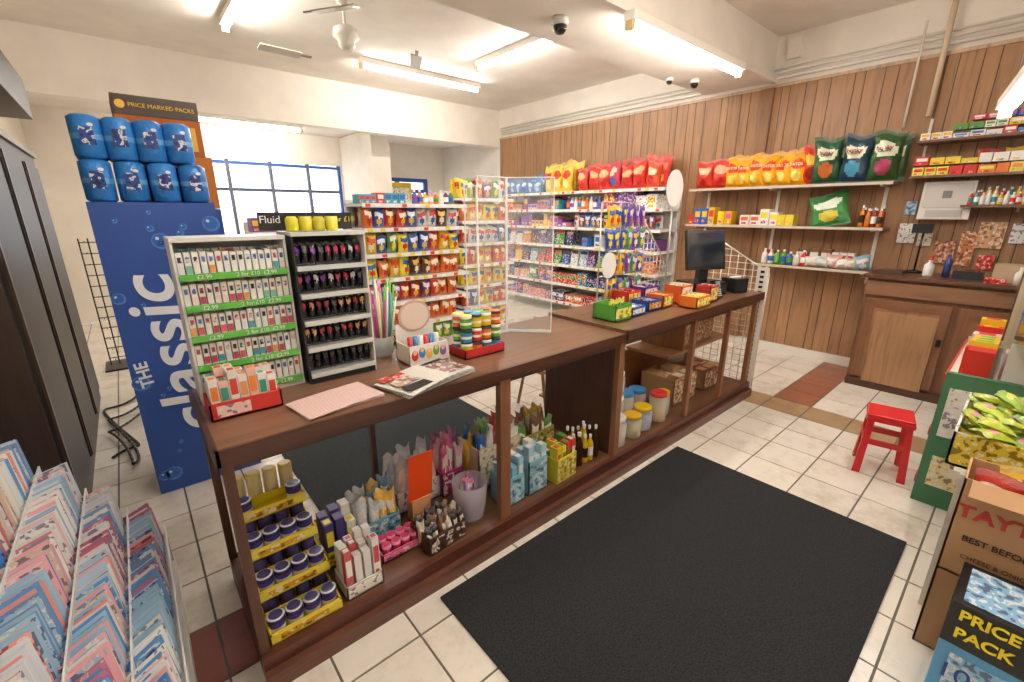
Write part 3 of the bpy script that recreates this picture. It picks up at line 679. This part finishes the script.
m.box(.0,.2,.125,.13,0,.17,H('f0ece4')); m.disc(.1,.12,.2,.085,.075,H('c8a894'),t=.006); m.disc(.1,.118,.2,.074,.064,H('e2cfc0'),t=.002)
for k in range(6): m.lathe(.03+k*.028,.05,[(.012,.01),(.012,.12)],H(['d83a3a','3a8ac8','f0f0ea'][k%3]),'plastic',8)
m.build('collectables_carton')
m=MB(T(1.12,1.64,Z1)); openbox(m,0,.24,0,.14,0,.045,H('c0282a'))
TC=['e8d030','3a9ad0','5aa84a','e8702a','d8443a','e8c828','3f8ac0','e07a30']
for d in range(2):
    for l in range(3):
        for k in range(4):
            x=.033+k*.058; z=.008+l*.068; c_=H(TC[(k*3+l+d)%8])
            m.lathe(x,.035+d*.065,[(.026,z),(.028,z+.005),(.028,z+.02,H('f4ecd0')),(.028,z+.032,c_),(.028,z+.047,c_),(.029,z+.05,H('2a2a2c' if (k+l)%2 else 'f0e8d8')),(.029,z+.064,H('2a2a2c' if l<2 else TC[k]))],c_,'pack',14)
m.build('sweet_tubs')
m=MB()
for (x0_,y0_,x1_,y1_,h) in((1.42,1.93,1.62,1.93,.85),(1.62,1.93,1.80,1.74,.85),(1.28,1.84,1.42,1.93,.8)):
    d=Vector((x1_-x0_,y1_-y0_,0)); L=d.length; a=math.atan2(d.y,d.x)
    o=m.at(T(x0_,y0_,Z1)@RZ(a)); m.box(0,L,0,.004,0,h,(.9,.95,.95),'glass')
    e=H('eef2f0')
    m.box(0,.006,-.001,.005,0,h,e); m.box(L-.006,L,-.001,.005,0,h,e); m.box(0,L,-.001,.005,h,h+.005,e); m.box(0,L,-.03,.03,0,.004,H('d8e4e4'),'jar'); m.M=o
m.build('acrylic_screen')
m=MB(T(2.2,1.58,Z2)); openbox(m,0,.16,0,.18,0,.1,H('5aa83a')); m.box(0,.16,-.002,0,.02,.08,H('e8e040'),'print')
for k in range(4): m.bag(.025+k*.036,.06,.01,.05,.12,.02,H('e8d848'),H('3a8a3a'))
m.build('display_carton')
for (x,y,w_,d_,h_,c1,c2) in [(2.62,1.62,.16,.14,.07,'2f4fa0','e8a030'),(2.62,1.79,.16,.14,.11,'d83a2c','f0d040'),(2.80,1.62,.13,.14,.09,'e8702a','f4e060'),(2.95,1.45,.2,.14,.08,'e87a24','f4e060'),(2.84,1.80,.18,.12,.12,'6a2a8a','e8e0f0'),(3.04,1.62,.17,.14,.13,'e8662a','f4e8c0'),(3.24,1.5,.13,.12,.12,'b8322a','f0c040'),(2.40,1.60,.15,.14,.06,'2f62b8','f2f0ea')]:
    m=MB(T(x,y,Z2)); openbox(m,0,w_,0,d_,0,h_,H(c1)); m.box(.01,w_-.01,-.002,0,.015,h_-.015,H(c2),'print')
    n=int(w_/.028)
    for k in range(n): m.box(.008+k*.028,.032+k*.028,.01,d_-.01,.006,h_*U(.85,1.1),J(H(random.choice([c1,c2])),.2),'print')
    m.build('display_carton')
m=MB(T(2.55,1.96,Z2))
for x in(0,.22,.46): m.tube((x,.05,0),(x,.05,.72),.006,H('e4e0d8'))
for z in(.02,.2,.4,.6,.72): m.tube((0,.05,z),(.46,.05,z),.004,H('e4e0d8'))
m.box(-.02,.48,-.03,.09,0,.012,H('d8d4cc'))
P1=[('2a4aa8','f0d030','f0d030'),('f0c020','2a4aa8','d83a2a')]; P2=[('5a2f9a','e8c040','f0f0f0'),('6a3aa8','f0e0f0','e87a24'),('2f8a5a','f0e0f0','e8c040')]
for z in(.03,.21,.39,.55):
    for k in range(6): m.bag(.05+k*.075,.0,z,.075,.15,.03,*[H(q) for q in random.choice(P1 if k<3 else P2)],rz=U(-.3,.3),ry=U(-.1,.1))
m.build('sachet_display_stand')
m=MB(T(3.60,1.74,Z2)@RZ(-.45))
m.box(-.16,.16,-.1,.14,0,.1,H('1c1c1e'),'plastic'); m.box(-.15,.15,-.104,-.1,.02,.08,H('2e2e32'),'plastic'); m.box(-.04,.04,.0,.06,.1,.3,H('18181a'),'plastic')
o=m.at(T(0,-.03,.2)@Matrix.Rotation(-.2,4,'X')); m.box(-.18,.18,0,.035,0,.32,H('0c0c0e'),'plastic'); m.box(-.16,.16,-.002,0,.025,.3,H('141c26'),'screen'); m.M=o
m.build('till_terminal',bevel=.003)
m=MB(T(3.88,1.60,Z2)@RZ(-.3)); m.box(-.07,.07,-.08,.08,0,.12,H('222224'),'plastic'); m.box(-.055,.055,-.02,.02,.12,.13,H('f0eee8')); m.build('receipt_printer',bevel=.005)
m=MB(T(3.38,1.53,Z2+.012)@RZ(-.2)@Matrix.Rotation(-.3,4,'X')); m.box(.06,.13,.02,.06,.0,.14,H('1c1c1e'),'plastic'); m.box(.068,.122,.018,.02,.08,.13,H('7a98a0'),'screen')
for r in range(4):
    for k in range(3): m.box(.07+k*.018,.082+k*.018,.017,.02,.012+r*.016,.022+r*.016,H('d0d0d0'))
m.build('card_reader')
for (x,y,z,r) in((3.33,1.92,1.78,.12),(2.42,1.82,1.26,.075)):
    m=MB(); m.disc(x,y,z,r,r*1.15,H('f8f6f2'),t=.005); m.tube((x,y+.008,Z2),(x,y+.008,z-r*.6),.006,H('d8d4cc')); m.lathe(x,y+.01,[(.05,Z2),(.05,Z2+.01)],H('d8d4cc'),'plastic',14); m.build('lollipop_sign')
def wiregrid(name,M,W,Hh,nx,nz,col,slope=0):
    m=MB(M)
    for i in range(nx+1):
        x=W*i/nx; m.tube((x,0,0),(x,0,Hh-slope*(i/nx)),.0035,col,seg=5)
    for j in range(nz+1):
        z=Hh*j/nz; xm=W if slope==0 or z<=Hh-slope else W*(Hh-z)/slope
        if xm>.01: m.tube((0,.0,z),(xm,.0,z),.0035,col,seg=5)
    if slope: m.tube((0,0,Hh),(W,0,Hh-slope),.006,col)
    return m.build(name)
wiregrid('wire_mesh_panel',T(3.08,2.03,Z2),.42,.62,8,12,H('e8e4dc'),.4)
wiregrid('wire_mesh_gate',T(4.12,2.04,0)@RW,.62,1.45,9,26,H('dcd6ca'),.35)
# ------------------------------------------------------------ inside counter
ZD=.1215
m=MB(T(.135,1.46,ZD))
for i in range(4):
    y=i*.11; z=i*.1
    for s_ in range(i+1):
        openbox(m,0,.25,y,y+.105,s_*.1,s_*.1+.045,H('ecd42c'))
        if s_<i: 
            for k in range(4): m.lathe(.032+k*.062,y+.052,[(.028,s_*.1+.008),(.028,s_*.1+.1)],H('5a4f8a'),'plastic',10)
    for k in range(4):
        if i==3 and k in(1,2): continue
        m.lathe(.032+k*.062,y+.052,[(.026,z+.008),(.03,z+.012,H('f0ece8')),(.03,z+.04,H('4a3f8a')),(.03,z+.058,H('2a2a5a')),(.0305,z+.062,H('2c2c62')),(.0305,z+.075,H('e4e2ee')),(.024,z+.078,H('3a3a74'))],H('3a2f6a'),'plastic',14)
    m.box(0,.25,y-.002,y,z+.005,z+.04,H('f0dc50'),'pack'); m.box(.03,.2,y-.003,y-.002,z+.012,z+.034,H('d8a020'),'print')
for k in range(4): m.lathe(.032+k*.062,.49,[(.028,.0),(.028,.42,H('e8c82c')),(.022,.425)],H('e8d8a0'),'plastic',12)
m.build('jar_trays')
def stock(name,x,y,w,d,h,c1,items,z=ZD,rz=0):
    m=MB(T(x,y,z)@RZ(rz)); openbox(m,0,w,0,d,0,h,H(c1)); m.box(.005,w-.005,-.002,0,.01,h-.01,J(H(c1),.3),'print'); items(m,w,d,h); m.build(name)
def it_cartons(pal,hh,n=4,rows=2):
    def f(m,w,d,h):
        for r in range(rows):
            for k in range(n):
                a=w/n; b=(d-.02)/rows; m.carton(.004+k*a+.003,.004+(k+1)*a-.006,.01+r*b,.01+r*b+b*.85,.007,hh*U(.85,1.15),H(random.choice(pal)),H(random.choice(pal)))
    return f
def it_bags(pal,hh,n=4,rows=2):
    def f(m,w,d,h):
        for r in range(rows):
            for k in range(n):
                a=w/n; c=random.choice(pal); m.bag(a*(k+.5),.04+r*(d-.06)/max(1,rows-1) if rows>1 else d/2,.008,a*1.15,hh*U(.85,1.15),.05,H(c),H('f2f0ea'),H(random.choice(pal)),rz=U(-.5,.5),ry=U(-.12,.12))
    return f
stock('display_carton',.41,1.47,.15,.14,.06,'e8e4da',it_cartons(['f2f0ea','f0eeea','f2f0ea','e8e4e0','c8505a'],.2,4,3))
stock('display_carton',.41,1.69,.14,.14,.07,'e8d030',it_cartons(['f0d83a','f2f0ea','4a3f7a'],.2,3,2))
stock('display_carton',.60,1.56,.2,.12,.04,'e87aa0',lambda m,w,d,h:[m.lathe(.035+k*.045,.035+r*.05,[(.02,.007),(.022,.05,H('f8a8c8')),(.02,.065)],H('e8407a'),'plastic',12) for k in range(4) for r in range(2)])
stock('display_carton',.57,1.72,.2,.16,.1,'7ab0c8',it_bags(['e8e4da','5a9ac0','d8e0e8','f0c040'],.2,4,3))
stock('display_carton',.78,1.46,.2,.16,.09,'5a3a2a',it_bags(['3a2418','8a5a3a','d8c8b0','2a2a3a'],.12,6,3),rz=.08)
stock('display_carton',.80,1.82,.26,.2,.12,'e8e8ea',it_bags(['e8e8ea','d0d8e0','f0f0f0','c8d4e0'],.24,4,3))
m=MB(T(.80,1.72,ZD)); m.tbox(.08,0,.12,.13,.004,.26,0,H('f0521c'),'pack',rx=.12); m.tbox(.08,.02,0,.1,.06,.12,0,H('f0b080')); m.build('orange_card')
m=MB(T(1.08,1.58,ZD)); m.lathe(0,0,[(.065,0),(.075,.02),(.09,.2),(.085,.2),(.07,.02)],(.75,.7,.8),'jar',20)
for k in range(16):
    a=U(0,6.28);r=U(0,.035); m.bag(r*math.cos(a),r*math.sin(a),.02+U(0,.12),.06,.1,.03,H(random.choice(['8a5aa8','c8a0d8','e87aa0','e8e0f0','6a3a8a'])),H('f2f0ea'),rz=U(0,6))
m.build('sweet_bucket')
stock('display_carton',1.05,1.79,.14,.16,.14,'a83a6a',it_bags(['8a3a8a','d85a8a','f0c8d8'],.3,3,3))
stock('display_carton',1.25,1.50,.13,.13,.16,'8ac8e0',it_cartons(['a8d8ec','8ac8e0','f2f0ea'],.22,3,2))
stock('display_carton',1.41,1.50,.14,.13,.2,'9ad0e4',it_cartons(['b8e0ee','8ac8e0','f2f0ea'],.25,3,2))
stock('display_carton',1.24,1.72,.3,.2,.24,'d8c8a8',it_bags(['d83a3a','2f62b8','f0c020','5a9a38','f2f0ea'],.3,5,3))
stock('display_carton',1.60,1.47,.17,.15,.15,'e8d43a',it_cartons(['5a9a38','e8d43a','f2f0ea','d83a3a'],.2,4,2),rz=.06)
stock('display_carton',1.60,1.75,.26,.18,.18,'a8a03a',it_bags(['e8c040','8a5a3a','5a9a38'],.26,4,2))
m=MB(T(1.82,1.5,ZD))
for r in range(3): 
    o=m.at(T(0,r*.05)); botrow(m,.25,.03,.001,.022,.2,['2a1a14','3a2418','e8c020','3a2418'],.05); m.M=o
m.build('sauce_bottles')
def jar(m,x,y,r,h,lid,fill,z=0):
    m.lathe(x,y,[(r*.9,z),(r,z+.01),(r,z+h*.8),(r*.85,z+h*.88)],(.85,.85,.82),'jar',18,cap=False)
    m.lathe(x,y,[(r*.85,z+.004),(r*.93,z+.012),(r*.93,z+h*.6),(r*.5,z+h*.66)],fill,'print',14)
    m.lathe(x,y,[(r*.88,z+h*.87),(r*.92,z+h*.88),(r*.92,z+h),(r*.8,z+h+.004)],lid,'plastic',18)
m=MB(T(2.12,1.46,ZD))
for (x,y,r,h,l,fl) in [(.11,.09,.075,.2,'e8e6e0','e8e4dc'),(.13,.28,.08,.22,'f0f0ee','d8d4c8'),(.29,.08,.065,.16,'f0c020','e8d860'),(.44,.1,.07,.17,'e8c820','5a8ac8'),(.3,.25,.075,.24,'f0f0ee','d8d0c0'),(.46,.28,.08,.22,'3a8ac8','e8d0a0'),(.13,.47,.08,.22,'d83a3a','e8e4dc'),(.33,.45,.08,.22,'f0f0ee','e0a0a0')]:
    jar(m,x,y,r,h,H(l),H(fl))
for (x,y,r,h,l,fl) in [(.3,.25,.07,.17,'f0f0ee','e8d8c0'),(.13,.28,.07,.18,'f4f4f0','e8e4da'),(.33,.45,.07,.2,'f0f0ee','d8e0e8'),(.13,.47,.07,.2,'e8e4da','e8e4dc')]: jar(m,x,y,r,h,H(l),H(fl),.248)
jar(m,.64,.10,.065,.22,H('d83a3a'),H('e8c848')); jar(m,.62,.27,.07,.2,H('3a8ac8'),H('d86a4a')); jar(m,.77,.14,.055,.18,H('e8c020'),H('5a9ac0'))
m.build('sweet_jars')
stock('cardboard_box',3.05,1.6,.35,.3,.22,'b08a60',it_cartons(['c8a070','e8e0d0'],.2,3,2))
stock('cardboard_box',3.56,1.6,.35,.3,.16,'a67c54',it_cartons(['c8a070','8a3a2a'],.15,3,2))
stock('cardboard_box',3.3,1.7,.5,.2,.2,'b89468',it_cartons(['c8a070','8a3a2a'],.2,5,1),z=.5415)
m=MB(T(2.35,2.3))
for x in(0,.42):
    m.tube((x,0,0),(x+.02,.15,.8),.015,H('b98a5c'),'wood',6); m.tube((x,.35,0),(x+.02,.17,.8),.013,H('a87a4c'),'wood',6)
for k in range(4): m.box(.0,.44,.02+.04*k,.09+.04*k,.15+.19*k,.17+.19*k,H('b98a5c'),'woodx')
m.build('wooden_step_ladder')

# ------------------------------------------------------------ world & camera
wd=bpy.data.worlds.new('world'); sc.world=wd; wd.use_nodes=True
bg=wd.node_tree.nodes['Background']; bg.inputs[0].default_value=(.86,.93,1,1); bg.inputs[1].default_value=3.5
psi=math.radians(49.3); p=math.radians(16.3)
F=Vector((math.cos(psi)*math.cos(p),math.sin(psi)*math.cos(p),-math.sin(p)))
Rr=Vector((math.sin(psi),-math.cos(psi),0)); Uu=Rr.cross(F)
cam=bpy.data.cameras.new('camera'); co=bpy.data.objects.new('camera',cam); sc.collection.objects.link(co)
cam.lens=440/1024*36; cam.sensor_width=36; cam.clip_start=.02
co.matrix_world=Matrix(((Rr.x,Uu.x,-F.x,0),(Rr.y,Uu.y,-F.y,0),(Rr.z,Uu.z,-F.z,1.6),(0,0,0,1)))
sc.camera=co
print('FACES',sum(len(o.data.polygons) for o in sc.objects if o.type=='MESH'))
